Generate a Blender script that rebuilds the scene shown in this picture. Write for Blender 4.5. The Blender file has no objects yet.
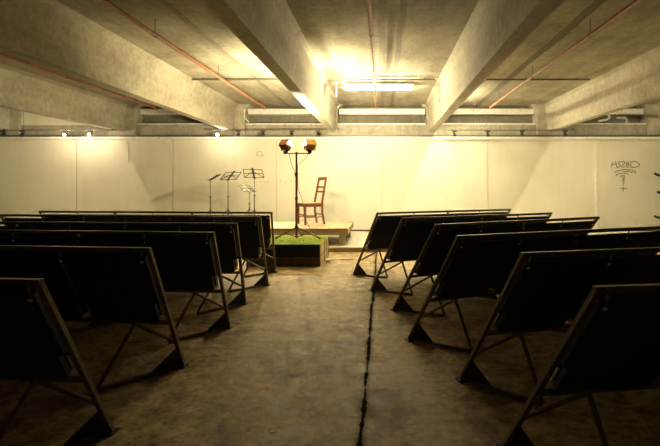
import bpy, bmesh, math, random
from mathutils import Vector, Matrix
random.seed(7)
C = bpy.context.scene.collection
S = bpy.context.scene
R = math.radians

# ---------------------------------------------------------------- camera
cd = bpy.data.cameras.new('camera')
cam = bpy.data.objects.new('camera', cd); C.objects.link(cam)
cam.location = (0, 0, 1.25)
cam.rotation_euler = (R(90), 0, 0)
cd.sensor_width = 36.0
cd.lens = 36.0*472.5/660
cd.shift_x = -52.2/660
cd.shift_y = -37.2/660
cd.clip_start = 0.05
S.camera = cam

# ---------------------------------------------------------------- world, exposure
w = bpy.data.worlds.new('world'); S.world = w; w.use_nodes = True
w.node_tree.nodes['Background'].inputs[0].default_value = (0.35, 0.42, 0.6, 1)
w.node_tree.nodes['Background'].inputs[1].default_value = 0.004
S.view_settings.view_transform = 'Standard'
S.view_settings.look = 'None'
S.view_settings.gamma = 1
S.view_settings.use_curve_mapping = False
S.view_settings.exposure = 1.45
FLOOD_W = 62.0
TUBE_S = 215.0
SPOT_FILL_W = 85.0
WARM = (1.0, 0.83, 0.48)

# ---------------------------------------------------------------- materials
def nt(name):
    m = bpy.data.materials.new(name); m.use_nodes = True
    t = m.node_tree; b = t.nodes['Principled BSDF']
    return m, t, b
def mapped(t, scale=(1, 1, 1)):
    tc = t.nodes.new('ShaderNodeTexCoord'); mp = t.nodes.new('ShaderNodeMapping')
    mp.inputs['Scale'].default_value = scale
    t.links.new(tc.outputs['Object'], mp.inputs[0]); return mp.outputs[0]
def noise(t, vec, scale, detail=6, rough=.6, dist=0):
    n = t.nodes.new('ShaderNodeTexNoise')
    n.inputs['Scale'].default_value = scale; n.inputs['Detail'].default_value = detail
    n.inputs['Roughness'].default_value = rough; n.inputs['Distortion'].default_value = dist
    t.links.new(vec, n.inputs['Vector']); return n.outputs[0]
def ramp(t, fac, stops):
    r = t.nodes.new('ShaderNodeValToRGB'); e = r.color_ramp.elements
    while len(e) < len(stops): e.new(.5)
    for k, (p, c) in enumerate(stops):
        e[k].position = p; e[k].color = (*c, 1) if len(c) == 3 else c
    t.links.new(fac, r.inputs[0]); return r.outputs[0]
def mix(t, fac, a, b, mode='MIX'):
    n = t.nodes.new('ShaderNodeMix'); n.data_type = 'RGBA'; n.blend_type = mode
    for s, v in ((n.inputs[0], fac), (n.inputs[6], a), (n.inputs[7], b)):
        if hasattr(v, 'links') or isinstance(v, bpy.types.NodeSocket): t.links.new(v, s)
        else: s.default_value = v if not isinstance(v, tuple) or len(v) == 4 else (*v, 1)
    return n.outputs[2]
def math_(t, op, a, b=None, c=None):
    n = t.nodes.new('ShaderNodeMath'); n.operation = op
    for k, v in enumerate((a, b, c)):
        if v is None: continue
        if isinstance(v, bpy.types.NodeSocket): t.links.new(v, n.inputs[k])
        else: n.inputs[k].default_value = v
    return n.outputs[0]
def bump(t, b, h, strength=.3, dist=.01):
    n = t.nodes.new('ShaderNodeBump'); n.inputs['Strength'].default_value = strength
    n.inputs['Distance'].default_value = dist
    t.links.new(h, n.inputs['Height']); t.links.new(n.outputs[0], b.inputs['Normal'])

def simple(name, col, rough=.6, metal=0, var=.15, scale=20, bmp=.1):
    m, t, b = nt(name)
    v = mapped(t); n = noise(t, v, scale)
    lo = tuple(max(0, c*(1-var)) for c in col); hi = tuple(min(1, c*(1+var)) for c in col)
    t.links.new(ramp(t, n, [(.3, lo), (.7, hi)]), b.inputs['Base Color'])
    b.inputs['Roughness'].default_value = rough; b.inputs['Metallic'].default_value = metal
    if bmp: bump(t, b, n, bmp, .003)
    return m

def concrete(name, dark, light, streak=True, lines=()):
    m, t, b = nt(name)
    v = mapped(t)
    n1 = noise(t, v, 1.3, 8, .65, .4); n2 = noise(t, v, 11, 10, .8)
    v2 = mapped(t, (3.5, 3.5, .5) if streak == 'x' else (2.0, .35, 2.0)); n3 = noise(t, v2, 2.2, 6, .65)
    c1 = ramp(t, n1, [(.28, dark), (.72, light)])
    c2 = mix(t, .45, c1, ramp(t, n3, [(.3, dark), (.68, light)]))
    c3 = mix(t, .35, c2, ramp(t, n2, [(.36, (.12, .11, .09)), (.58, (1, 1, 1))]), 'MULTIPLY')
    vo = t.nodes.new('ShaderNodeTexVoronoi'); vo.inputs['Scale'].default_value = 9
    t.links.new(v, vo.inputs['Vector'])
    pores = ramp(t, vo.outputs['Distance'], [(.05, (.35, .33, .3)), (.10, (1, 1, 1))])
    c4 = mix(t, .6, c3, pores, 'MULTIPLY')
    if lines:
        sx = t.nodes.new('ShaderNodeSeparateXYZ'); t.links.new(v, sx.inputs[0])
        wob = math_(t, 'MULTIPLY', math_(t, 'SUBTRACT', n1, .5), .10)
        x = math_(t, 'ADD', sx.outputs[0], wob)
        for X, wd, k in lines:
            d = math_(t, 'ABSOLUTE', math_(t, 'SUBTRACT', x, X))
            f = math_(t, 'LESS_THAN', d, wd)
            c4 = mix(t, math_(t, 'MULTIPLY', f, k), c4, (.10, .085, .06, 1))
    t.links.new(c4, b.inputs['Base Color'])
    b.inputs['Roughness'].default_value = .85
    bump(t, b, n2, .35, .006)
    return m

M = {}
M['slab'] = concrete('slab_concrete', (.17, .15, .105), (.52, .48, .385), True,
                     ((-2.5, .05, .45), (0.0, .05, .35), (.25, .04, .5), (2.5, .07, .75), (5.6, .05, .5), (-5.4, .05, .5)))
M['beam'] = concrete('beam_concrete', (.30, .27, .20), (.58, .54, .44))
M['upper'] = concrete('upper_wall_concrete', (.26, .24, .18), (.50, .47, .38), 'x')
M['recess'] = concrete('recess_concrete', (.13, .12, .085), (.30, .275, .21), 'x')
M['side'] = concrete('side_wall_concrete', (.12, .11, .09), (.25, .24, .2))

def white_wall():
    m, t, b = nt('painted_wall')
    v = mapped(t); n = noise(t, v, .9, 6, .6, .3); n2 = noise(t, v, 30, 4, .6)
    v2 = mapped(t, (3, 3, .4)); n3 = noise(t, v2, 2.0, 5, .6)
    c = ramp(t, n, [(.3, (.62, .585, .47)), (.7, (.69, .665, .56))])
    c = mix(t, .14, c, ramp(t, n3, [(.3, (.54, .50, .38)), (.6, (.72, .69, .60))]))
    t.links.new(c, b.inputs['Base Color']); b.inputs['Roughness'].default_value = .6
    bump(t, b, n2, .08, .003)
    return m
M['wall'] = white_wall()

def floor_mat():
    m, t, b = nt('floor_concrete')
    v = mapped(t)
    n1 = noise(t, v, .9, 9, .68, .6); n2 = noise(t, v, 6, 9, .72, .3); n3 = noise(t, v, 15, 9, .85)
    c = ramp(t, n1, [(.34, (.26, .175, .070)), (.5, (.54, .40, .19)), (.66, (.78, .62, .36))])
    c = mix(t, .5, c, ramp(t, n2, [(.36, (.15, .095, .035)), (.5, (.52, .38, .18)), (.64, (.84, .68, .40))]))
    c = mix(t, .7, c, ramp(t, n3, [(.42, (.22, .17, .10)), (.53, (1, 1, 1))]), 'MULTIPLY')
    # dark oil blotches
    n4 = noise(t, v, 2.1, 5, .6, 1.2)
    c = mix(t, .75, c, ramp(t, n4, [(.36, (.28, .22, .14)), (.48, (1, 1, 1))]), 'MULTIPLY')
    sx = t.nodes.new('ShaderNodeSeparateXYZ'); t.links.new(v, sx.inputs[0])
    x, y = sx.outputs[0], sx.outputs[1]
    # spilled pale plaster dust near the stage
    dx = math_(t, 'DIVIDE', math_(t, 'ADD', x, .45), .36); dy = math_(t, 'DIVIDE', math_(t, 'SUBTRACT', y, 6.0), .42)
    r2 = math_(t, 'ADD', math_(t, 'MULTIPLY', dx, dx), math_(t, 'MULTIPLY', dy, dy))
    mask = math_(t, 'MULTIPLY', math_(t, 'LESS_THAN', r2, 1.0), ramp(t, noise(t, v, 9, 6, .7), [(.52, (0, 0, 0)), (.6, (1, 1, 1))]))
    c = mix(t, math_(t, 'MULTIPLY', mask, .85), c, (.82, .74, .62, 1))
    # broken expansion joint running along the aisle
    nj = noise(t, mapped(t, (1, 1, 1)), 6, 9, .85); ns = noise(t, v, .8, 2, .5)
    wx = math_(t, 'ADD', x, math_(t, 'MULTIPLY', math_(t, 'SUBTRACT', ns, .5), .05))
    d = math_(t, 'ABSOLUTE', math_(t, 'ADD', wx, .105))
    wd = math_(t, 'MULTIPLY', math_(t, 'SUBTRACT', nj, .38), .095)
    j = math_(t, 'LESS_THAN', d, wd)
    edge = math_(t, 'LESS_THAN', d, math_(t, 'MULTIPLY', math_(t, 'SUBTRACT', nj, .26), .13))
    c = mix(t, math_(t, 'MULTIPLY', edge, .45), c, (.16, .12, .07, 1))
    c = mix(t, j, c, (.018, .014, .010, 1))
    t.links.new(math_(t, 'MULTIPLY', math_(t, 'SUBTRACT', 1.0, math_(t, 'MAXIMUM', j, math_(t, 'MULTIPLY', edge, .6))), .35), b.inputs['Specular IOR Level'])
    t.links.new(c, b.inputs['Base Color'])
    t.links.new(ramp(t, n2, [(.3, (.5,)*3), (.7, (.85,)*3)]), b.inputs['Roughness'])
    h = math_(t, 'SUBTRACT', math_(t, 'ADD', n2, math_(t, 'MULTIPLY', n3, .4)), math_(t, 'MULTIPLY', j, 2.0))
    bump(t, b, h, .45, .012)
    return m
M['floor'] = floor_mat()

def wood(name, dark, light, sc=(1.2, 14, 14), rough=.6):
    m, t, b = nt(name)
    n = noise(t, mapped(t, sc), 3, 8, .65, .5); n2 = noise(t, mapped(t), 4, 5)
    c = mix(t, .35, ramp(t, n, [(.3, dark), (.7, light)]), ramp(t, n2, [(.35, dark), (.65, light)]))
    t.links.new(c, b.inputs['Base Color']); b.inputs['Roughness'].default_value = rough
    bump(t, b, n, .2, .004); return m
M['pale_wood'] = wood('weathered_pale_timber', (.27, .20, .095), (.56, .46, .27))
M['ply'] = wood('box_side_plywood', (.50, .36, .16), (.80, .64, .36))
M['brown_wood'] = wood('dark_brown_timber', (.045, .028, .014), (.10, .065, .035))
M['dark_cloth'] = simple('black_felt', (.012, .014, .010), .95)
M['chair_wood'] = wood('red_brown_chair_wood', (.085, .022, .008), (.20, .058, .018), (8, 8, 1.5), .35)
M['seat_wood'] = wood('worn_seat_wood', (.22, .11, .03), (.38, .22, .08), (2, 12, 12), .4)
M['fabric'] = simple('black_seat_canvas', (.011, .014, .030), .9, 0, .35, 90, .25)
M['steel'] = simple('dark_seat_frame_steel', (.17, .135, .09), .45, .35, .3, 30, .1)
M['gusset'] = simple('black_gusset_steel', (.022, .019, .016), .6, .2)
M['chrome'] = simple('bare_metal', (.62, .60, .55), .3, .9)
M['red'] = simple('red_pipe_paint', (.36, .14, .08), .45, 0, .3, 12)
M['redbright'] = simple('bright_red_cap', (.62, .08, .03), .45)
M['conduit'] = simple('galvanised_conduit', (.16, .15, .13), .5, .5)
M['whitepipe'] = simple('white_pipe_paint', (.74, .73, .68), .5)
M['black'] = simple('black_lamp_paint', (.012, .012, .012), .45)
M['ink'] = simple('black_marker_ink', (.012, .012, .012), .7, 0, .1, 20, 0)
M['faint'] = simple('faded_pencil_mark', (.45, .40, .28), .8, 0, .1, 20, 0)
M['mist'] = simple('grey_spray_mist', (.20, .185, .13), .8, 0, .3, 20, 0)
M['wire'] = simple('music_stand_wire', (.035, .033, .03), .45, .6)
M['pole'] = simple('red_brown_stand_pole', (.26, .075, .025), .35, .3)
M['legmetal'] = simple('brown_stand_leg_metal', (.14, .085, .04), .4, .5)
M['yellow'] = simple('yellow_worklight_paint', (.62, .30, .02), .4)
M['brownlamp'] = simple('orange_brown_worklight_paint', (.34, .13, .02), .4)
M['cable'] = simple('brown_cable_rubber', (.12, .07, .035), .6)
M['paper'] = simple('white_paper', (.82, .80, .74), .8)
M['whiteplastic'] = simple('white_plastic', (.80, .79, .74), .4)
M['dirt'] = simple('dark_skirting', (.05, .035, .02), .8)
M['turfbase'] = simple('turf_backing', (.42, .52, .09), .95)
M['turf'] = simple('artificial_turf', (.46, .56, .10), .9, 0, .3, 60)
def emit(name, col, s):
    m, t, b = nt(name)
    b.inputs['Base Color'].default_value = (*col, 1)
    b.inputs['Emission Color'].default_value = (*col, 1); b.inputs['Emission Strength'].default_value = s
    return m
M['tubelit'] = emit('lit_fluorescent_tube', (1, .86, .54), TUBE_S)
M['tubedim'] = emit('ageing_fluorescent_tube', (1, .86, .54), TUBE_S*.8)  # glow of the assumed, unseen tube lights on the right
M['tubeweak'] = emit('weak_fluorescent_tube', (1, .86, .54), TUBE_S*.45)  # weaker glow for the unseen tube light added at far left
M['dimlens'] = simple('spot_lens_glass', (.07, .08, .11), .15, 0, .1, 20, 0)
M['halogen'] = emit('lit_halogen_glass', (1, .86, .5), 30)
M['bulb'] = emit('lit_spot_bulb', (1, .86, .66), 40)

# ---------------------------------------------------------------- mesh helpers
class MB:
    def __init__(s): s.bm = bmesh.new()
    def face(s, vs, idx):
        for f in idx:
            try: s.bm.faces.new([vs[k] for k in f])
            except ValueError: pass
    def box(s, lo, hi, mat=None, bev=0):
        (a, b, c), (d, e, f) = lo, hi
        P = [(a,b,c),(d,b,c),(d,e,c),(a,e,c),(a,b,f),(d,b,f),(d,e,f),(a,e,f)]
        vs = [s.bm.verts.new(mat @ Vector(p) if mat else p) for p in P]
        fs = [(0,3,2,1),(4,5,6,7),(0,1,5,4),(1,2,6,5),(2,3,7,6),(3,0,4,7)]
        n0 = [s.bm.faces.new([vs[k] for k in f]) for f in fs]
        if bev:
            es = set(e for f in n0 for e in f.edges)
            bmesh.ops.bevel(s.bm, geom=list(es), offset=bev, segments=2, affect='EDGES', profile=.6)
        return s
    def prism(s, poly, fn, t0, t1):
        """poly: 2D points; fn(a,b,t)->3D"""
        A = [s.bm.verts.new(fn(a, b, t0)) for a, b in poly]; B = [s.bm.verts.new(fn(a, b, t1)) for a, b in poly]
        n = len(poly)
        s.bm.faces.new(A[::-1]); s.bm.faces.new(B)
        for k in range(n): s.bm.faces.new([A[k], A[(k+1) % n], B[(k+1) % n], B[k]])
        return s
    def tube(s, pts, r, seg=8, caps=True, flat=None):
        pts = [Vector(p) for p in pts]; rings = []
        up = None
        for k, p in enumerate(pts):
            d = (pts[min(k+1, len(pts)-1)] - pts[max(k-1, 0)]).normalized()
            if up is None:
                up = Vector((0, 0, 1)) if abs(d.z) < .9 else Vector((1, 0, 0))
            a = d.cross(up).normalized(); up2 = a.cross(d).normalized(); up = up2
            rr = r[k] if isinstance(r, (list, tuple)) else r
            rings.append([s.bm.verts.new(p + a*rr*math.cos(2*math.pi*q/seg) + up2*rr*math.sin(2*math.pi*q/seg)) for q in range(seg)])
        for A, B in zip(rings, rings[1:]):
            for q in range(seg): s.bm.faces.new([A[q], A[(q+1) % seg], B[(q+1) % seg], B[q]])
        if caps: s.bm.faces.new(rings[0][::-1]); s.bm.faces.new(rings[-1])
        return s
    def bar(s, p, q, w, h, roll=None):
        """rectangular bar from p to q"""
        p, q = Vector(p), Vector(q); d = (q-p).normalized()
        up = Vector(roll) if roll else (Vector((0, 0, 1)) if abs(d.z) < .9 else Vector((1, 0, 0)))
        a = d.cross(up).normalized(); b = a.cross(d).normalized()
        m = Matrix((a, d, b)).transposed().to_4x4(); m.translation = p
        return s.box((-w/2, 0, -h/2), (w/2, (q-p).length, h/2), m)
    def build(s, name, mat, parent=None, smooth=False, origin=None):
        bmesh.ops.recalc_face_normals(s.bm, faces=s.bm.faces[:])
        if origin is not None: bmesh.ops.translate(s.bm, verts=s.bm.verts[:], vec=-Vector(origin))
        me = bpy.data.meshes.new(name); s.bm.to_mesh(me); s.bm.free()
        me.materials.append(M[mat] if isinstance(mat, str) else mat)
        if smooth:
            for p in me.polygons: p.use_smooth = True
            me.set_sharp_from_angle(angle=R(40))
        o = bpy.data.objects.new(name, me); C.objects.link(o)
        if parent: o.parent = parent
        if origin is not None: o.location = origin
        return o
def tag(o, label, cat, group=None):
    o['label'] = label; o['category'] = cat
    if group: o['group'] = group
    return o
def struct(o): o['kind'] = 'structure'; return o
def thing(name, loc, label, cat, group=None, rz=0):
    o = bpy.data.objects.new(name, None); C.objects.link(o); o.location = loc; o.rotation_euler = (0, 0, rz)
    o.empty_display_size = .1
    return tag(o, label, cat, group)
def children(o): return [c for c in C.objects if c.parent == o]
def copy_tree(o, parent=None):
    c = o.copy(); C.objects.link(c)
    if parent: c.parent = parent
    for ch in children(o): copy_tree(ch, c)
    return c

# ---------------------------------------------------------------- the room
XL, XR, YB, YW, ZS = -12.0, 10.0, -6.0, 12.15, 3.36
ZB = 2.66                                   # underside of the beams
ZW = 2.45                                   # top of the painted wall
PL_Y, PL_Z = 8.92, .085                     # low kerbed platform along the far wall
struct(MB().box((XL, YB, -.2), (XR, YW+.6, 0)).build('floor', 'floor'))
struct(MB().box((XL, YB, ZS), (XR, YW+.7, ZS+.25)).build('ceiling', 'slab'))
struct(MB().box((XL-.2, YB, 0), (XL, YW+.7, ZS)).build('wall_left', 'side'))
struct(MB().box((XR, YB, 0), (XR+.2, YW+.7, ZS)).build('wall_right', 'side'))
struct(MB().box((XL, YB-.2, 0), (XR, YB, ZS)).build('wall_rear', 'side'))
# painted panel wall with open joints
seams = [-10.4, -7.86, -5.38, -2.72, 0.0, 2.72, 5.5, 8.2]
mb = MB(); xs = [XL] + seams + [XR]
for a, b in zip(xs, xs[1:]):
    right = a >= 5.4
    mb.box((a+.009, YW, 0), (b-.009, YW+.12, ZW-(.10 if right else 0)), None, .004)
mb.box((XL, YW+.03, 0), (XR, YW+.14, ZW))
struct(mb.build('wall_back', 'wall'))
mb = MB().box((XL, YW-.012, PL_Z), (XR, YW, PL_Z+.035)); struct(mb.build('baseboard_back', 'dirt'))
# upright strip over one joint
struct(MB().box((5.47, YW-.02, PL_Z+.035), (5.53, YW, ZW-.10), None, .004).build('trim_1', 'whitepipe'))
# capping ledge along the top of the painted wall
mb = MB().box((XL, YW-.07, ZW-.01), (XR, YW+.2, ZW+.055), None, .012)
struct(mb.build('trim_2', 'whitepipe'))
struct(MB().box((XL, YW+.06, ZW+.055), (XR, YW+.2, ZW+.12)).build('trim_5', 'conduit'))  # dark strip put in as the shadow line above the ledge
# concrete upstand and recessed wall above
UP = 2.83
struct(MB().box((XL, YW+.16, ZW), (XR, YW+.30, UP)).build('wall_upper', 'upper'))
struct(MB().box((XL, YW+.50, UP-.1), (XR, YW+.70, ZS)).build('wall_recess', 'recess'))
struct(MB().box((XL, YW+.165, ZW), (-7.12, YW+.5, ZS)).build('wall_upper_left', 'wall'))
# low platform along the back wall with a timber kerb
struct(MB().box((XL, PL_Y+.08, 0), (XR, YW, PL_Z-.002)).build('floor_platform', 'wall'))
mb = MB(); x = XL
while x < XR-.1:
    nx = min(x+1.52, XR); mb.box((x+.003, PL_Y, 0), (nx-.003, PL_Y+.08, PL_Z), None, .006); x = nx
struct(mb.build('trim_3', 'pale_wood'))

beams = [-9.75, -6.75, -3.90, -1.29, 1.29, 4.36, 7.25]
for k, X in enumerate(beams):
    mb = MB()
    prof = [(-.085, ZB), (.085, ZB), (.12, ZS-.06), (.19, ZS), (-.19, ZS), (-.12, ZS-.06)]
    mb.prism(prof, lambda a, b, t: (X+a, t, b), YB, YW+.10)
    struct(mb.build('beam', 'beam'))
    # pier the beam bears on
    pw = .34 if abs(X) > 2 else .13
    mb = MB().prism([(-pw, ZW+.06), (pw, ZW+.06), (pw, ZS-.16), (pw+.05, ZS-.06), (pw+.14, ZS), (-pw-.14, ZS), (-pw-.05, ZS-.06), (-pw, ZS-.16)],
                    lambda a, b, t: (X+a, t, b), YW+.08, YW+.5)
    struct(mb.build('pier', 'beam'))
# white band under the slab end, one length in each bay, and the haunch
ends = [XL] + beams + [XR]
for a, b in zip(ends[2:], ends[3:]):
    pa = .34 if abs(a) > 2 else .13; pb = .34 if abs(b) > 2 else .13
    a2 = a+pa if a != XL else a; b2 = b-pb if b != XR else b
    struct(MB().box((a2+.03, YW+.28, 3.13), (b2-.03, YW+.49, 3.28), None, .01).build('trim_4', 'whitepipe'))

def on_wall(px, py, y=YW):
    """metres on the far wall for a measured spot of the photograph"""
    return Vector(((px-382.2)*y/472.5, y, 1.25+(185.8-py)*y/472.5))

# ---------------------------------------------------------------- seating rows
H_, L_, ZP = .896, .665, .40
def make_row(side, n, w, k, label):
    """one folding-seat row, aisle end at the origin; local x runs away from the aisle"""
    s = 1 if side == 'right' else -1
    root = thing('seat_row', (0, 0, 0), label, 'seat row')
    def P(u, t, off=0):            # point on the leaning back plane at fraction t of the height
        # off = distance off the plane towards the viewer side
        nv, nz = H_, -L_; ln = math.hypot(nv, nz)
        return Vector((s*(u+k*t), -(L_*t+off*nv/ln), H_*t+off*nz/ln))
    ln = n*w
    sup = [0] + [w*2*q for q in range(1, n//2)] + [ln]
    for q, u in enumerate(sup):
        last = q == len(sup)-1
        dirn = -1 if last else 1
        po = MB().bar(P(u, .012), P(u, 1.0), .020, .026, (s*1, 0, 0)).build('frame_post', 'steel', root)
        F = Vector((s*u, 0, 0)); Bk = Vector((s*(u+dirn*.30), -.46, 0))
        mid = F.lerp(Bk, .55) + Vector((0, -.03, 0))
        zz = Vector((0, 0, .018))
        MB().tube([F+zz, F.lerp(Bk, .3)+zz+Vector((0, -.02, 0)), mid+zz, F.lerp(Bk, .8)+zz+Vector((0, -.02, 0)), Bk+zz], .016, 8).build('base_tube', 'steel', root, True)
        top = P(u+dirn*.22, ZP/H_)
        MB().tube([Bk+zz, top], .012, 8).build('leg', 'steel', root, True)
        # brace from the post up to the lower rail
        MB().tube([P(u, .24), P(u+dirn*.34, ZP/H_, -.01)], .011, 8).build('brace', 'steel', root, True)
        # gusset plate between post and base tube
        a = F + Vector((0, 0, .004)); b = F.lerp(Bk, .42) + Vector((0, -.01, .012)); c = P(u, .20)
        nrm = (b-a).cross(c-a).normalized()*.004
        g = MB(); A = [g.bm.verts.new(p-nrm) for p in (a, b, c)]; B_ = [g.bm.verts.new(p+nrm) for p in (a, b, c)]
        g.bm.faces.new(A[::-1]); g.bm.faces.new(B_)
        for e in range(3): g.bm.faces.new([A[e], A[(e+1) % 3], B_[(e+1) % 3], B_[e]])
        g.build('gusset_plate', 'gusset', root)
        if q in (0, len(sup)-1):
            MB().box((s*u-.03, -.05, 0), (s*u+.03, .022, .010), None, .003).build('foot_plate', 'gusset', root)
    MB().bar(P(-.011, 1.0), P(ln+.011, 1.0), .026, .026).build('top_rail', 'steel', root)
    MB().tube([P(0, ZP/H_-.02), P(ln, ZP/H_-.02)], .015, 8).build('lower_rail', 'steel', root, True)
    def rounded(u0, u1, t0, t1, r):
        pts = []
        # lower corners rounded more than the upper ones
        for (cx, cy, a0, rr) in ((u0+r, t0+r*1.1, 180, r), (u1-r, t0+r*1.1, 270, r), (u1-.01, t1-.01, 0, .01), (u0+.01, t1-.01, 90, .01)):
            for q in range(5):
                an = R(a0+90*q/4); pts.append((cx+rr*math.cos(an), cy+rr*1.1*math.sin(an)))
        return pts
    for q in range(n):
        u0, u1 = q*w+.028, (q+1)*w-.028
        if q > 0: u0 = q*w+.004
        if q < n-1: u1 = (q+1)*w-.004
        # back panel: a full-width upper part and a slightly narrower lower part, so that slots stay open low at each joint
        g = .034
        lo_, hi_, st = ZP/H_, .955, ZP/H_+.17
        poly = [(u0+g+.02, lo_), (u1-g-.02, lo_), (u1-g, lo_+.02), (u1-g, st-.02), (u1, st), (u1, hi_), (u0, hi_), (u0, st), (u0+g, st-.02), (u0+g, lo_+.02)]
        MB().prism(poly, lambda a, b, t: P(a, b, t), -.010, .016).build('back_panel', 'fabric', root)
        sp = MB().prism(rounded(u0+.04, u1-.04, lo_-.02, lo_+.36, .05), lambda a, b, t: P(a, b-.02, t), -.085, -.045)
        sp.build('seat_panel', 'fabric', root)
        # hinge brackets of the tip-up seat
        for uu in (u0+.05, u1-.05): MB().box((-.008, -.05, -.012), (.008, .05, .012), Matrix.Translation(P(uu, lo_-.01, -.035))).build('hinge', 'steel', root)
        # bright bracket showing in the slot
        if q == 0: MB().tube([P(u0+.006, st-.03, 0), P(u0+.006, lo_+.06, 0)], .006, 6).build('slot_bracket', 'chrome', root)
    for q in range(n+1):
        u = min(max(q*w, .05), ln-.05)
        MB().tube([P(u, .985, -.0), P(u, .935, .016)], .006, 6).build('hook', 'steel', root)
        b0 = P(u, .93, .014); nn = (P(u, .93, .022)-b0)
        MB().tube([b0, b0+nn], .010, 8).build('bolt', 'whiteplastic', root)  # white colour stands in for the glint of the shiny metal bolt
    return root

PW = .54
rowsR = [(-.422, 6.639, 26.1), (-.151, 5.636, 26.9), (.091, 4.757, 28.5), (.196, 3.837, 22.4), (.486, 3.048, 14.1), (.559, 2.255, 8.4)]
rowsL = [(-1.526, 6.853, 5.3), (-1.413, 5.938, 7.6), (-1.428, 5.012, 4.6), (-1.323, 4.168, 6.0), (-1.354, 3.283, 6.2), (-1.350, 2.405, 4.1)]
rank = ['nearest the stage', 'second from the stage', 'third from the stage', 'fourth from the stage', 'fifth from the stage', 'sixth and nearest the viewer']
for side, rows, n, k, wd in (('right', rowsR, 4, .056, .545), ('left', rowsL, 6, -.166, .543)):
    proto = None
    for q, (x, y, a) in enumerate(rows):
        x += .02 if side == 'right' else -.025
        o = make_row(side, n, wd, k, '') if proto is None else copy_tree(proto)
        proto = proto or o
        o.location = (x, y, 0); o.rotation_euler = (0, 0, R(a) if side == 'right' else -R(a))
        o['label'] = 'row of black canvas tip-up seats %s of the aisle, %s' % (side, rank[q])
        o['group'] = 'seat rows %s of the aisle' % side

# ---------------------------------------------------------------- timber stage on the platform
SX0, SX1, SY0, SY1, SZ = -4.6, -.655, 9.2, 10.95, .42
st = thing('stage', ((SX0+SX1)/2, (SY0+SY1)/2, PL_Z), 'low weathered timber stage with a plank deck against the white wall', 'stage')
def rel(o): return -Vector(o.location)
def add(mbuilder, name, mat, root, smooth=False):
    bmesh.ops.translate(mbuilder.bm, verts=mbuilder.bm.verts[:], vec=rel(root)); return mbuilder.build(name, mat, root, smooth)
mb = MB()
nb = 9; bw = (SY1-SY0)/nb
for q in range(nb): mb.box((SX0, SY0+q*bw+.002, SZ-.035), (SX1+random.uniform(-.01, .008), SY0+(q+1)*bw-.002, SZ), None, .004)
add(mb, 'deck', 'pale_wood', st)
for a, b in (((SX0, SY0+.01, SZ-.135), (SX1-.01, SY0+.05, SZ-.035)), ((SX0, SY1-.05, SZ-.135), (SX1-.01, SY1-.01, SZ-.035)),
             ((SX1-.06, SY0+.05, SZ-.135), (SX1-.02, SY1-.05, SZ-.035)), ((SX0, SY0+.05, SZ-.135), (SX0+.04, SY1-.05, SZ-.035))):
    add(MB().box(a, b, None, .005), 'fascia', 'pale_wood', st)
for x in (SX0+.1, -2.7, SX1-.19):
    for y in (SY0+.05, SY1-.17):
        add(MB().box((x, y, PL_Z), (x+.12, y+.10, SZ-.035), None, .005), 'leg', 'pale_wood', st)

# ---------------------------------------------------------------- stacked boxes with turf in front of it
BX0, BX1, BY0, BY1 = -2.10, -.962, 7.30, 8.46
def crate(z0, z1, front, label, name):
    r = thing(name, ((BX0+BX1)/2, (BY0+BY1)/2, z0), label, 'box', 'stacked staging boxes')
    add(MB().box((BX0, BY0, z0), (BX1-.014, BY1, z1), None, .006), 'body', front, r)
    m = MB(); hy = (BY1-BY0)/2
    for q in range(2):
        m.box((BX1-.014, BY0+q*hy+.008, z0+.01), (BX1-.002, BY0+(q+1)*hy-.008, z1-.01), None, .003)
    add(m, 'side_board', 'ply', r)
    m = MB()
    for y in (BY0, BY0+hy-.012, BY1-.024): m.box((BX1-.012, y, z0), (BX1+.004, y+.024, z1), None, .002)
    add(m, 'edging', 'brown_wood', r)
    return r
low = crate(0, .147, 'brown_wood', 'brown timber staging box on the floor under the black fronted box', 'staging_box')
# the two stencilled marks on the brown front
m = MB()
def disc_ring(m, cx, cz, r, y):
    pts = [(cx+r*math.cos(2*math.pi*k/14), y, cz+r*math.sin(2*math.pi*k/14)) for k in range(15)]
    m.tube(pts, .006, 5)
disc_ring(m, -1.42, .066, .030, BY0+.001); m.tube([(-1.385, BY0+.001, .04), (-1.385, BY0+.001, .125)], .006, 5)
m.tube([(-1.29, BY0+.001, .035), (-1.29, BY0+.001, .11)], .006, 5)
o = add(m, 'painted_mark', 'ink', low)
crate(.147, .340, 'dark_cloth', 'black fronted staging box with turf on top, stacked on the brown box', 'staging_box')
tm = MB().box((BX0-.004, BY0-.006, .340), (BX1+.006, BY1+.004, .350), None, .003)
turf = tm.build('turf_mat', 'turfbase', None, False, ((BX0+BX1)/2, (BY0+BY1)/2, .340))
tag(turf, 'bright green artificial turf mat laid on the black staging box', 'turf mat')
m = MB()
for q in range(5000):
    x = random.uniform(BX0, BX1); y = random.uniform(BY0, BY1); an = random.uniform(0, 6.28); hh = random.uniform(.010, .020)
    dx, dy = .0035*math.cos(an), .0035*math.sin(an); lx, ly = random.uniform(-.008, .008), random.uniform(-.008, .008)
    v = [m.bm.verts.new(p) for p in ((x-dx, y-dy, .349), (x+dx, y+dy, .349), (x+lx, y+ly, .349+hh))]
    m.bm.faces.new(v)
bmesh.ops.translate(m.bm, verts=m.bm.verts[:], vec=rel(turf))
bl = m.build('blades', 'turf', turf); bl['kind'] = 'stuff'
TZ = .362

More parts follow.
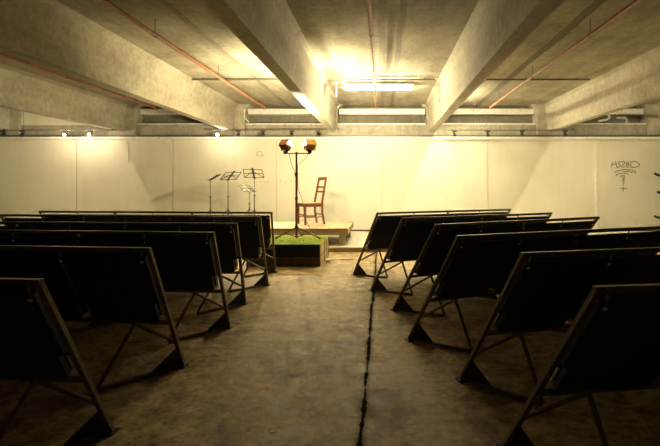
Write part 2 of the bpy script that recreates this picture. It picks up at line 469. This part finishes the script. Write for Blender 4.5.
# ---------------------------------------------------------------- worklight stand
px, py = -1.43, 7.88
ls = thing('worklight_stand', (px, py, .35), 'red-brown telescopic tripod light stand with crossbar on the green turf', 'light stand')
hub = Vector((px, py, .56)); top = Vector((px, py, 1.82))
add(MB().tube([(px, py, .385), (px, py, 1.05)], .021, 10), 'pole', 'pole', ls, True)
add(MB().tube([(px, py, 1.03), (px, py, 1.45)], .018, 10), 'pole', 'pole', ls, True)
add(MB().tube([(px, py, 1.43), top], .015, 10), 'pole', 'pole', ls, True)
for z in (1.04, 1.44):
    add(MB().tube([(px, py, z-.022), (px, py, z+.022)], .024, 10).tube([(px, py-.02, z), (px, py-.055, z)], .008, 8), 'clamp_knob', 'black', ls, True)
add(MB().tube([(px, py, .545), (px, py, .585)], .028, 10), 'leg_collar', 'black', ls, True)
for fx, fy in ((-1.76, 7.80), (-1.02, 7.80), (-1.40, 8.30)):
    f = Vector((fx, fy, TZ+.024))
    lg = add(MB().tube([hub, f], .013, 8), 'leg', 'legmetal', ls, True)
    md = hub.lerp(f, .55)
    add(MB().tube([(px, py, .395), md], .008, 6), 'leg_strut', 'legmetal', ls, True)
    add(MB().tube([f+Vector((0, 0, -.010)), f+(hub-f).normalized()*.05], .014, 8), 'rubber_foot', 'black', ls, True)
zc = 1.79
add(MB().tube([(-1.645, py, zc), (-1.19+.005, py, zc)], .010, 8), 'crossbar', 'pole', ls, True)
def arc(a, b, sag, n=14, side=Vector((0, 0, 0))):
    a, b = Vector(a), Vector(b); out = []
    for q in range(n+1):
        t = q/n; p = a.lerp(b, t); k = 4*t*(1-t); out.append(p+Vector((0, 0, -sag*k))+side*k)
    return out
def worklight(x, z, d, body, label):
    d = Vector(d).normalized()
    r = thing('worklight', (x, py, zc), label, 'work light', 'yellow halogen worklights')
    base = Vector((x, py, z))
    up = Vector((0, 0, 1)); a = d.cross(up).normalized(); b = a.cross(d).normalized()
    m4 = Matrix((a, d, b)).transposed().to_4x4(); m4 = m4 @ Matrix.Scale(1.08, 4); m4.translation = base - Vector(r.location)
    # housing: flares from a ribbed back to the glass
    mb = MB(); back = [(-.078, -.054), (.078, -.054), (.078, .054), (-.078, .054)]; fr = [(-.085, -.062), (.085, -.062), (.085, .062), (-.085, .062)]
    rings = []
    for yy, pts in ((-.055, back), (-.02, [(p*1.05, q*1.08) for p, q in back]), (.03, fr), (.052, fr)):
        rings.append([mb.bm.verts.new(m4 @ Vector((p, yy, q))) for p, q in pts])
    for A, B in zip(rings, rings[1:]):
        for q in range(4): mb.bm.faces.new([A[q], A[(q+1) % 4], B[(q+1) % 4], B[q]])
    mb.bm.faces.new(rings[0][::-1]); mb.bm.faces.new(rings[-1])
    for q in range(5):
        xx = -.045+.0225*q; mb.box((xx-.003, -.072, -.04), (xx+.003, -.05, .04), m4)
    mb.build('housing', body, r)
    MB().box((-.078, .052, -.055), (.078, .056, .055), m4).build('glass', 'halogen', r)
    f = MB()
    f.box((-.088, .050, -.065), (.088, .062, -.055), m4).box((-.088, .050, .055), (.088, .062, .065), m4)
    f.box((-.088, .050, -.055), (-.078, .062, .055), m4).box((.078, .050, -.055), (.088, .062, .055), m4)
    f.build('front_frame', body, r)
    rl = Vector(r.location)
    # yoke down to the crossbar
    y1 = m4 @ Vector((-.094, 0, 0)); y2 = m4 @ Vector((.094, 0, 0)); low_ = Vector((0, 0, .03))
    yk = MB().tube([y1, y1+Vector((0, 0, -.085)), low_+(y1-y2)*.28+Vector((0, 0, .015)), low_-(y1-y2)*.28+Vector((0, 0, .015)), y2+Vector((0, 0, -.085)), y2], .006, 6)
    yk.build('yoke', 'black', r, True)
    MB().box((-.035, -.02, .0105), (.035, .02, .035), None, .004).build('mount_block', 'black', r)
    jb = MB().box((-.035, -.04, -.095), (.035, .02, -.060), m4, .004).build('junction_box', 'black', r)
    ld = bpy.data.lights.new('worklight_beam', 'AREA'); ld.shape = 'RECTANGLE'; ld.size = .15; ld.size_y = .11
    ld.energy = FLOOD_W; ld.color = WARM; ld.spread = R(180)
    lo = bpy.data.objects.new('worklight_beam', ld); C.objects.link(lo); lo.parent = r
    lo.location = m4 @ Vector((0, .075, 0)); lo.rotation_euler = d.to_track_quat('-Z', 'Y').to_euler()
    return r
worklight(-1.612, 1.93, (.40, .62, .70), 'brownlamp', 'brown work light at the left end of the stand crossbar')
worklight(-1.205, 1.93, (-.40, .62, .70), 'yellow', 'yellow-orange work light at the right end of the stand crossbar')
# cables
pts = arc((-1.55, py-.03, 1.80), (px-.028, py-.01, 1.50), .05, 8) + [(px-.026, py-.01, 1.40)]
tag(MB().tube(pts, .005, 6).build('cable', 'cable', None, True, (px, py, 1.5)), 'brown cable from the brown work light down to the stand pole', 'cable')
pts = arc((-1.22, py-.03, 1.79), (px+.022, py-.012, 1.60), .03, 8) + [(px+.026, py-.012, 1.40), (px+.028, py-.018, 1.19)]
pts += arc((px+.03, py-.02, 1.18), (px+.12, py+.02, .75), -.02, 8, Vector((.03, 0, 0)))[1:] + arc((px+.125, py+.02, .74), (-1.05, py+.1, TZ+.008), .07, 10)[1:]
pts += [(-.99, 7.95, TZ+.008), (-.945, 7.93, .352), (-.93, 7.92, .20), (-.92, 7.90, .03), (-.90, 7.86, .008)]
tag(MB().tube(pts, .005, 6).build('cable', 'cable', None, True, (px, py, .4)), 'long cable looping from the yellow work light past the chair to the floor', 'cable')
o = MB().box((-.925, 7.70, 0), (-.855, 7.86, .045), None, .008).build('socket_block', 'whiteplastic', None, False, (-.89, 7.78, 0))
tag(o, 'small white extension socket on the floor beside the staging boxes', 'socket')
pts = [(-.86, 7.80, .02), (-.83, 7.84, .012), (-.80, 7.93, .007), (-.76, 7.97, .007), (-.73, 7.94, .007), (-.66, 7.99, .007), (-.5, 8.02, .007)]
tag(MB().tube(pts, .006, 6).build('cable', 'whiteplastic', None, True, (-.8, 7.9, 0)), 'pale cable curling over the floor from the white socket', 'cable')

# ---------------------------------------------------------------- wooden chair on the stage
def chair():
    """origin on the floor under the middle of the seat; faces local -Y"""
    r = thing('wooden_chair', (0, 0, 0), 'red-brown wooden ladder-back chair standing on the timber stage', 'chair')
    sh, w2, d2 = .465, .20, .205
    def leg(p): p.build('leg', 'chair_wood', r)
    for sx in (-1, 1):
        leg(MB().bar((sx*w2, -d2+.02, 0), (sx*w2, -d2+.02, sh-.02), .036, .036))
        # rear leg runs on into the back post, both raked
        m = MB(); pth = [(sx*w2, d2+.045, 0), (sx*w2, d2, sh*.55), (sx*w2, d2, sh+.03), (sx*(w2-.005), d2+.055, .80), (sx*(w2-.01), d2+.10, 1.02)]
        sec = []
        for p in pth: sec.append([m.bm.verts.new((p[0]+a, p[1]+b, p[2])) for a, b in ((-.017, -.019), (.017, -.019), (.017, .019), (-.017, .019))])
        for A, B in zip(sec, sec[1:]):
            for q in range(4): m.bm.faces.new([A[q], A[(q+1) % 4], B[(q+1) % 4], B[q]])
        m.bm.faces.new(sec[0][::-1]); m.bm.faces.new(sec[-1]); m.build('back_post', 'chair_wood', r)
        MB().bar((sx*w2, -d2+.02, .16), (sx*w2, d2+.02, .16), .02, .028).build('stretcher', 'seat_wood', r)
        MB().bar((sx*w2, -d2+.02, sh-.055), (sx*w2, d2, sh-.055), .022, .06).build('apron', 'chair_wood', r)
    MB().bar((-w2, -d2+.02, sh-.055), (w2, -d2+.02, sh-.055), .022, .06).build('apron', 'chair_wood', r)
    MB().bar((-w2, d2, sh-.055), (w2, d2, sh-.055), .022, .06).build('apron', 'chair_wood', r)
    MB().bar((-w2, -d2+.02, .21), (w2, -d2+.02, .21), .02, .028).build('stretcher', 'seat_wood', r)
    MB().bar((-w2, d2+.014, .21), (w2, d2+.014, .21), .02, .028).build('stretcher', 'seat_wood', r)
    MB().prism([(-w2-.03, -d2-.03), (w2+.03, -d2-.03), (w2+.012, d2-.022), (-w2-.012, d2-.022)], lambda a, b, t: (a, b, t), sh-.025, sh).build('seat', 'seat_wood', r)
    for z, h, y in ((.985, .07, .092), (.80, .045, .055), (.70, .04, .036)):
        m = MB(); n = 6; prev = None
        for q in range(n):
            x0 = -w2+.01+(2*w2-.02)*q/n; x1 = -w2+.01+(2*w2-.02)*(q+1)/n
            f = lambda x: d2+y+.018*(1-(x/w2)**2)
            m.prism([(x0, f(x0)-.009), (x1, f(x1)-.009), (x1, f(x1)+.009), (x0, f(x0)+.009)], lambda a, b, t: (a, b, t), z-h/2, z+h/2)
        m.build('back_slat', 'chair_wood', r)
    return r
ch = chair(); ch.location = (-1.575, 10.28, SZ); ch.rotation_euler = (0, 0, R(-90+31))

# ---------------------------------------------------------------- folding music stands
def music_stand(x, y, hgt, yaw, tilt, wd, label, fold=0):
    r = thing('music_stand', (x, y, SZ), label, 'music stand', 'folding wire music stands', yaw)
    MB().tube([(0, 0, .16), (0, 0, hgt*.62)], .010, 8).build('pole', 'wire', r, True)
    MB().tube([(0, 0, hgt*.6), (0, 0, hgt)], .006, 8).build('pole', 'wire', r, True)
    MB().tube([(0, 0, hgt*.60), (0, 0, hgt*.64)], .015, 8).tube([(.01, 0, hgt*.62), (.035, 0, hgt*.62)], .005, 6).build('clamp_knob', 'black', r, True)
    MB().tube([(0, 0, .30), (0, 0, .34)], .015, 8).build('leg_collar', 'black', r, True)
    for q in range(3):
        an = R(90+120*q); f = Vector((.27*math.cos(an), .27*math.sin(an), .007))
        MB().tube([(0, 0, .32), f], .006, 6).build('leg', 'wire', r, True)
        MB().tube([(0, 0, .17), f.lerp(Vector((0, 0, .32)), .45)], .004, 6).build('leg_strut', 'wire', r, True)
    # wire desk: tilted back
    ct, sn = math.cos(R(tilt)), math.sin(R(tilt))
    def D(a, b): return Vector((a, b*sn, hgt+b*ct))
    hh = .215; w = wd/2
    d = MB()
    for p, q in (((-w, 0), (w, 0)), ((-w*.95, hh), (w*.95, hh)), ((-w, 0), (-w*.95, hh)), ((w, 0), (w*.95, hh)), ((-w*.97, hh*.5), (w*.97, hh*.5)), ((-w, 0), (0, hh*.75)), ((w, 0), (0, hh*.75))):
        d.tube([D(*p), D(*q)], .0078, 6)
    d.build('desk', 'wire', r, True)
    MB().bar(D(0, -.03), D(0, hh+.045), .040, .012).build('spine', 'black', r)
    lp = MB()
    for sx in (-1, 1): lp.tube([D(sx*w*.9, 0), D(sx*w*.9, 0)+Vector((0, -.05, .0)), D(sx*w*.9, 0)+Vector((0, -.055, .03))], .004, 6)
    lp.build('page_holder', 'wire', r, True)
    return r
music_stand(-3.73, 10.25, .955, R(-78), 58, .36, 'thin wire music stand seen edge-on, leftmost of the four')
music_stand(-3.36, 10.30, .965, R(-32), 42, .52, 'wire music stand with wide open desk and thick black spine, second from left')
music_stand(-2.72, 10.05, 1.005, R(32), 36, .42, 'tallest wire music stand with open desk, rightmost of the four')
music_stand(-2.98, 10.60, .70, R(60), 52, .34, 'lowest wire music stand, set just left of the tallest one')

# ---------------------------------------------------------------- ceiling services
def pipe(X, y0, y1, label, headcol='redbright', z=3.15):
    r = thing('sprinkler_pipe', (X, y1, z), label, 'pipe', 'red sprinkler pipes under the ceiling')
    MB().tube([(0, y0-y1, 0), (0, 0, 0)], .025, 10).build('pipe_run', 'red', r, True)
    MB().tube([(0, -.10, 0), (0, .015, 0)], .032, 10).build('end_cap', headcol, r, True)
    MB().tube([(0, -.06, 0), (0, -.06, -.05)], .012, 8).tube([(0, -.06, -.055), (0, -.06, -.062)], .026, 10).build('sprinkler_head', 'redbright', r, True)
    y = y1-.9
    while y > y0+.3:
        h = MB().tube([(0, y-y1, .02), (0, y-y1, ZS-z)], .005, 6).build('hanger_rod', 'conduit', r, True)
        MB().tube([(0, y-y1-.018, 0), (0, y-y1+.018, 0)], .030, 10).build('pipe_clip', 'conduit', h, True)
        y -= 2.3
    return r
pipe(-5.52, -5.5, 11.45, 'red sprinkler pipe at far left, partly hidden by the big left beam')
pipe(-2.86, -5.5, 11.45, 'red sprinkler pipe in the ceiling bay left of the middle beam')
pipe(-.14, -5.5, 11.45, 'red sprinkler pipe running down the middle ceiling bay over the stage')
pipe(2.62, -5.5, 11.45, 'red sprinkler pipe in the ceiling bay right of the aisle')
pipe(5.86, -5.5, 11.60, 'red sprinkler pipe at far right, beyond the right-hand beam')
def conduit(x0, x1, y, z, label, r=.017):
    c = thing('conduit', ((x0+x1)/2, y, z), label, 'conduit', 'grey conduits across the ceiling bays')
    h = (x1-x0)/2
    MB().tube([(-h, 0, 0), (h, 0, 0)], r, 8).build('tube', 'conduit', c, True)
    for q in (-.8, 0, .8):
        MB().box((q*h-.012, -.02, -.006), (q*h+.012, .02, ZS-z), None, .002).build('saddle', 'conduit', c)
conduit(-3.72, -1.55, 9.25, 3.33, 'thin grey conduit across the ceiling bay left of the middle beam')
conduit(-1.05, 1.03, 9.25, 3.33, 'grey conduit across the middle ceiling bay in front of the tube light')
conduit(1.55, 4.06, 9.25, 3.33, 'grey conduit across the ceiling bay right of the right beam')
# fluorescent battens
def tube_light(X, y, rz, label, glow='tubelit'):
    fl = thing('tube_light', (X, y, ZS), label, 'tube light', None, rz)
    MB().box((-.72, -.05, -.10), (.72, .05, -.03), None, .006).build('housing', 'whiteplastic', fl)
    MB().tube([(-.69, 0, -.128), (.69, 0, -.128)], .016, 10).build('tube', glow, fl, True)
    for x in (-.70, .70): MB().box((x-.015, -.022, -.15), (x+.015, .022, -.095), None, .003).build('tube_holder', 'whiteplastic', fl)
    for x in (-.5, .5): MB().box((x-.02, -.02, -.035), (x+.02, .02, 0)).build('bracket', 'conduit', fl)
tube_light(-.07, 9.66, 0, 'lit white fluorescent tube light under the ceiling of the middle bay')
tube_light(1.64, 10.9, R(90), 'lit fluorescent tube light tucked behind the beam right of the aisle', 'tubedim')  # assumed lamp, never in view; added to light the right bay end
tube_light(-7.12, 9.7, R(90), 'lit fluorescent tube light tucked behind the far left beam', 'tubeweak')  # unseen lamp, assumed and added to brighten the far left wall and bay
tube_light(4.74, 9.6, R(90), 'lit fluorescent tube light tucked behind the far right beam', 'tubedim')  # lamp out of view, assumed here and added to lighten the right wall
# white service pipe along the upstand and wiring
for x0, x1, lab in ((-6.40, -4.35, 'white pipe along the top of the concrete upstand behind the left beam'),
                    (-3.62, -1.46, 'white pipe along the upstand left of the middle beam'),
                    (-1.16, 1.14, 'white pipe along the upstand in the middle bay'),
                    (1.44, 4.00, 'white pipe along the upstand right of the right beam'),
                    (4.72, 6.88, 'white pipe along the upstand at far right'),
                    (-9.4, -7.1, 'white pipe along the upstand at far left')):
    c = thing('service_pipe', ((x0+x1)/2, YW+.21, UP), lab, 'pipe', 'white pipes on the upstand')
    h = (x1-x0)/2
    MB().tube([(-h, 0, .035), (h, 0, .035)], .026, 10).build('tube', 'whitepipe', c, True)
    for q in (-.75, 0, .75): MB().box((q*h-.015, -.03, 0), (q*h+.015, .03, .02)).build('saddle', 'conduit', c)
# flexible conduits and an elbow
c = MB().tube([(5.92, YW+.2, 3.10), (5.93, YW+.18, 3.02), (5.86, YW+.2, 2.975), (5.72, YW+.21, 2.95), (5.66, YW+.21, 2.94)], .028, 8).build('pipe_bend', 'whitepipe', None, True, (5.66, YW+.21, 2.86))
tag(c, 'curved white pipe bend rising from the upstand pipe at far right', 'pipe')
c = MB().tube([(6.25, YW+.45, 3.06), (6.48, YW+.45, 3.06), (6.52, YW+.45, 3.02), (6.52, YW+.45, 2.86)], .035, 8).build('pipe_elbow', 'whitepipe', None, True, (6.52, YW+.45, 2.86))
tag(c, 'white pipe elbow in the dark recess at far right', 'pipe')
c = MB().tube([(-3.56, YW+.05, 3.18), (-3.56, YW+.05, 3.02), (-3.50, YW+.05, 2.95), (-3.46, YW+.1, 2.90)], .016, 8).tube([(-3.56, YW+.05, 3.22), (-3.56, YW+.05, 3.16)], .026, 8).build('cable_drop', 'whitepipe', None, True, (-3.5, YW+.1, 2.9))
tag(c, 'bent white conduit drop on the pier beside the left beam', 'conduit')
c = MB().tube([(-.93, 9.6, ZS), (-.93, 9.6, 3.06)], .010, 6).tube([(-1.0, 9.6, ZS-.015), (-.75, 9.6, ZS-.015)], .010, 6).build('cable_drop', 'whitepipe', None, True, (-.93, 9.6, ZS))
tag(c, 'thin white conduit drop hanging from the ceiling left of the tube light', 'conduit')
c = MB().box((1.10, 9.75, 2.98), (1.175, 9.87, 3.05), None, .01).build('sensor_box', 'whiteplastic', None, False, (1.17, 9.8, 3.0))
tag(c, 'small white box on the side of the right beam', 'box')

# ---------------------------------------------------------------- track lighting
def track(x0, x1, y, z, label):
    t = thing('light_track', ((x0+x1)/2, y, z), label, 'light track', 'black light tracks along the far wall')
    h = (x1-x0)/2
    MB().box((-h, -.016, -.012), (h, .016, .012), None, .003).build('rail', 'conduit', t)
    for q in (-.93, .93): MB().box((q*h-.02, -.018, .012), (q*h+.02, .018, .03)).build('end_feed', 'black', t)
    for q in (-.6, .55): MB().tube([(q*h, 0, .01), (q*h, 0, ZS-z)], .004, 6).build('hanger_rod', 'conduit', t, True)
TY, TZK = 11.75, 2.635
track(-9.5, -6.6, TY, TZK, 'light track with two lit spots at far left')
track(-4.25, -1.05, TY, TZK, 'light track left of the middle beam, over the music stands')
track(1.62, 4.85, TY, TZK, 'light track in the bay right of the right beam')
def spot(x, lit, label):
    r = thing('track_spot', (x, TY, TZK-.012), label, 'spotlight', 'track spotlights along the far wall')
    MB().box((-.055, -.02, -.035), (.055, .02, 0), None, .004).build('adapter', 'black', r)
    MB().tube([(0, 0, -.03), (0, 0, -.065)], .008, 6).build('stem', 'black', r, True)
    d = Vector((0, -.93, -.35) if lit else (0, -.74, -.67)).normalized(); c = Vector((0, 0, -.095))
    MB().tube([c-d*.055, c-d*.045, c+d*.02, c+d*.045], [.018, .034, .040, .042], 12).build('head', 'black', r, True)
    MB().tube([c+d*.0455, c+d*.050], [.036, .030], 12).build('lens', 'bulb' if lit else 'dimlens', r, True)
    if not lit:  # added fill: dark-looking heads throw a beam to brighten the floor
        ld = bpy.data.lights.new('spot_beam', 'SPOT'); ld.energy = SPOT_FILL_W; ld.color = WARM; ld.spot_size = R(84); ld.spot_blend = 1; ld.shadow_soft_size = 0
        lo = bpy.data.objects.new('spot_beam', ld); C.objects.link(lo); lo.parent = r; lo.location = c+d*.06; lo.rotation_euler = d.to_track_quat('-Z', 'Y').to_euler()
    if lit:
        ld = bpy.data.lights.new('spot_beam', 'POINT'); ld.energy = 7; ld.color = (1, .82, .55); ld.shadow_soft_size = .04
        lo = bpy.data.objects.new('spot_beam', ld); C.objects.link(lo); lo.parent = r; lo.location = c+d*.11
names = ['leftmost', 'second from left', 'third from left', 'rightmost']
for k, x in enumerate((-3.58, -2.96, -2.25, -1.60)):
    spot(x, False, 'black track spotlight over the music stands, %s of four' % names[k])
spot(-4.08, True, 'lit track spotlight glowing at the end of the left beam')
for k, (x, lit) in enumerate(((-9.42, 0), (-8.95, 0), (-7.88, 1), (-7.26, 1))):
    spot(x, lit, ('glowing' if lit else 'dark') + ' track spotlight on the far left track, %s of its four' % names[k])
for k, x in enumerate((1.80, 2.63, 3.48, 4.55)):
    spot(x, False, 'unlit black track spotlight in the right-hand bay, %s of four' % names[k])

for X, L in ((-6.53, .62), (-5.43, .45)):
    c = MB().tube([(X-.10, YW-.012, ZW-.10), (X-.04, YW-.012, ZW-.06), (X, YW-.012, ZW-.12), (X, YW-.012, ZW-L)], .009, 6).build('wall_cable', 'whitepipe', None, True, (X, YW-.012, ZW-L))
    tag(c, 'thin pale cable hanging down the white wall, ' + ('longer one at far left' if L > .5 else 'shorter one nearer the stands'), 'cable')

# ---------------------------------------------------------------- marks on the wall
def stroke_set(name, strokes, r, mat, label, cat):
    m = MB(); y = YW-.002
    for s_ in strokes:
        pts = []
        for a, b in zip(s_, s_[1:]):
            for q in range(3): pts.append((a[0]+(b[0]-a[0])*q/3, a[1]+(b[1]-a[1])*q/3))
        pts.append(s_[-1])
        V = [on_wall(*p) for p in pts]
        left, right_ = [], []
        for q, v in enumerate(V):
            d = (V[min(q+1, len(V)-1)]-V[max(q-1, 0)]); d.normalize(); nn = Vector((-d.z, 0, d.x))*r
            left.append(Vector((v.x+nn.x, 0, v.z+nn.z))); right_.append(Vector((v.x-nn.x, 0, v.z-nn.z)))
        for q in range(len(V)-1):
            quad = (left[q], left[q+1], right_[q+1], right_[q])
            F_ = [m.bm.verts.new((p.x, YW-.004, p.z)) for p in quad]; B_ = [m.bm.verts.new((p.x, YW-.0008, p.z)) for p in quad]
            m.bm.faces.new(F_)
            for e in range(4): m.bm.faces.new([F_[e], F_[(e+1) % 4], B_[(e+1) % 4], B_[e]])
    c0 = on_wall(*strokes[0][0])
    return tag(m.build(name, mat, None, False, c0), label, cat)
def g(pts): return [(600+a/7.433, 150+b/7.433) for a, b in pts]
tagst = [g(p) for p in (
    [(92, 88), (85, 128)], [(116, 84), (120, 110), (128, 132)], [(88, 110), (120, 102)],
    [(158, 88), (140, 86), (134, 98), (150, 108), (152, 120), (138, 128), (128, 122)],
    [(160, 90), (178, 84), (184, 96), (166, 112), (160, 126), (188, 126)],
    [(206, 90), (194, 92), (192, 102), (206, 108), (216, 98), (206, 90)], [(206, 108), (194, 114), (194, 126), (210, 128), (218, 118), (206, 108)],
    [(228, 86), (230, 128)], [(228, 86), (262, 86), (286, 96), (294, 108), (284, 122), (258, 130), (230, 128)],
    [(108, 168), (130, 154), (180, 146), (235, 148), (264, 162), (264, 178)], [(250, 170), (215, 160), (170, 158)],
    [(116, 188), (135, 178), (165, 172), (195, 174), (214, 184)], [(120, 184), (126, 190)],
    [(150, 198), (165, 190), (184, 190)], [(164, 200), (188, 200), (164, 216), (186, 220), (164, 234), (184, 240), (168, 254), (174, 266)],
    [(150, 286), (172, 282), (204, 286)], [(176, 276), (170, 308)])]
stroke_set('graffiti_tag', tagst, .0075, 'ink', 'black marker graffiti tag with wifi-like arcs on the white wall', 'graffiti')
def wedge(pts, mist, label):
    a = stroke_set('spray_mark', [pts], .030, 'ink', label, 'graffiti')
    a['group'] = 'black spray marks at the right of the wall'
wedge([(654, 173.2), (657, 174.8), (661, 176), (666, 175.5)], None, 'black spray mark at right edge of the wall, uppermost of the three')
wedge([(657, 191.5), (660, 193), (666, 195)], None, 'short black spray mark at right edge of the wall, middle of the three')
wedge([(654, 216), (658, 217.5), (666, 219)], None, 'black spray mark low at the right edge of the wall')
def p3(pts): return [(195+a/5.944, 140+b/5.944) for a, b in pts]
stroke_set('pencil_drawing', [p3([(368, 92), (368, 78), (378, 68), (392, 68), (402, 80), (402, 92)]), p3([(364, 93), (412, 93)])], .011, 'faint', 'faint small arch drawn on the wall above the music stands', 'drawing')
m_ = [p3([(x, 249), (x+6, 249)]) for x in (388, 408, 430)] + [(p, q) for p, q in (((280, 181), (281.2, 181)), ((285, 182), (286, 182)), ((290, 181.5), (291, 181.5)), ((295, 182), (296, 182)))]
stroke_set('wall_dots', [list(s) for s in m_], .016, 'faint', 'faint row of small dots on the wall beside the light stand', 'marks')

# ---------------------------------------------------------------- litter on the floor
def on_floor(px_, py_):
    d = 472.5*1.25/(py_-185.8); return Vector(((px_-382.2)*d/472.5, d, 0))
def scrap(px_, py_, s, label):
    p = on_floor(px_, py_); m = MB(); n = 7
    top_ = []; bot = []
    for q in range(n):
        an = 2*math.pi*q/n; rr = s*random.uniform(.6, 1.1)
        top_.append(m.bm.verts.new((rr*math.cos(an), rr*.7*math.sin(an), .0015))); bot.append(m.bm.verts.new((rr*math.cos(an), rr*.7*math.sin(an), .0)))
    c1 = m.bm.verts.new((0, 0, .0025)); c0 = m.bm.verts.new((0, 0, 0))
    for q in range(n):
        m.bm.faces.new([top_[q], top_[(q+1) % n], c1]); m.bm.faces.new([bot[(q+1) % n], bot[q], c0])
        m.bm.faces.new([bot[q], bot[(q+1) % n], top_[(q+1) % n], top_[q]])
    o = m.build('paper_scrap', 'paper'); o.location = p
    tag(o, label, 'litter', 'paper scraps on the floor')
scrap(365, 280, .05, 'crumpled paper ball beside the floor crack near the front right seats')
scrap(292, 303, .05, 'white paper scrap lying on the open floor left of the crack')
scrap(332, 318, .022, 'small white paper scrap in the middle of the aisle')
scrap(273.5, 432, .022, 'small paper scrap in the aisle closest to the viewer')
scrap(344, 283, .04, 'pale scrap in the dusty patch on the floor before the stage')
scrap(329, 376, .014, 'tiny pale scrap on the dark floor left of the crack')
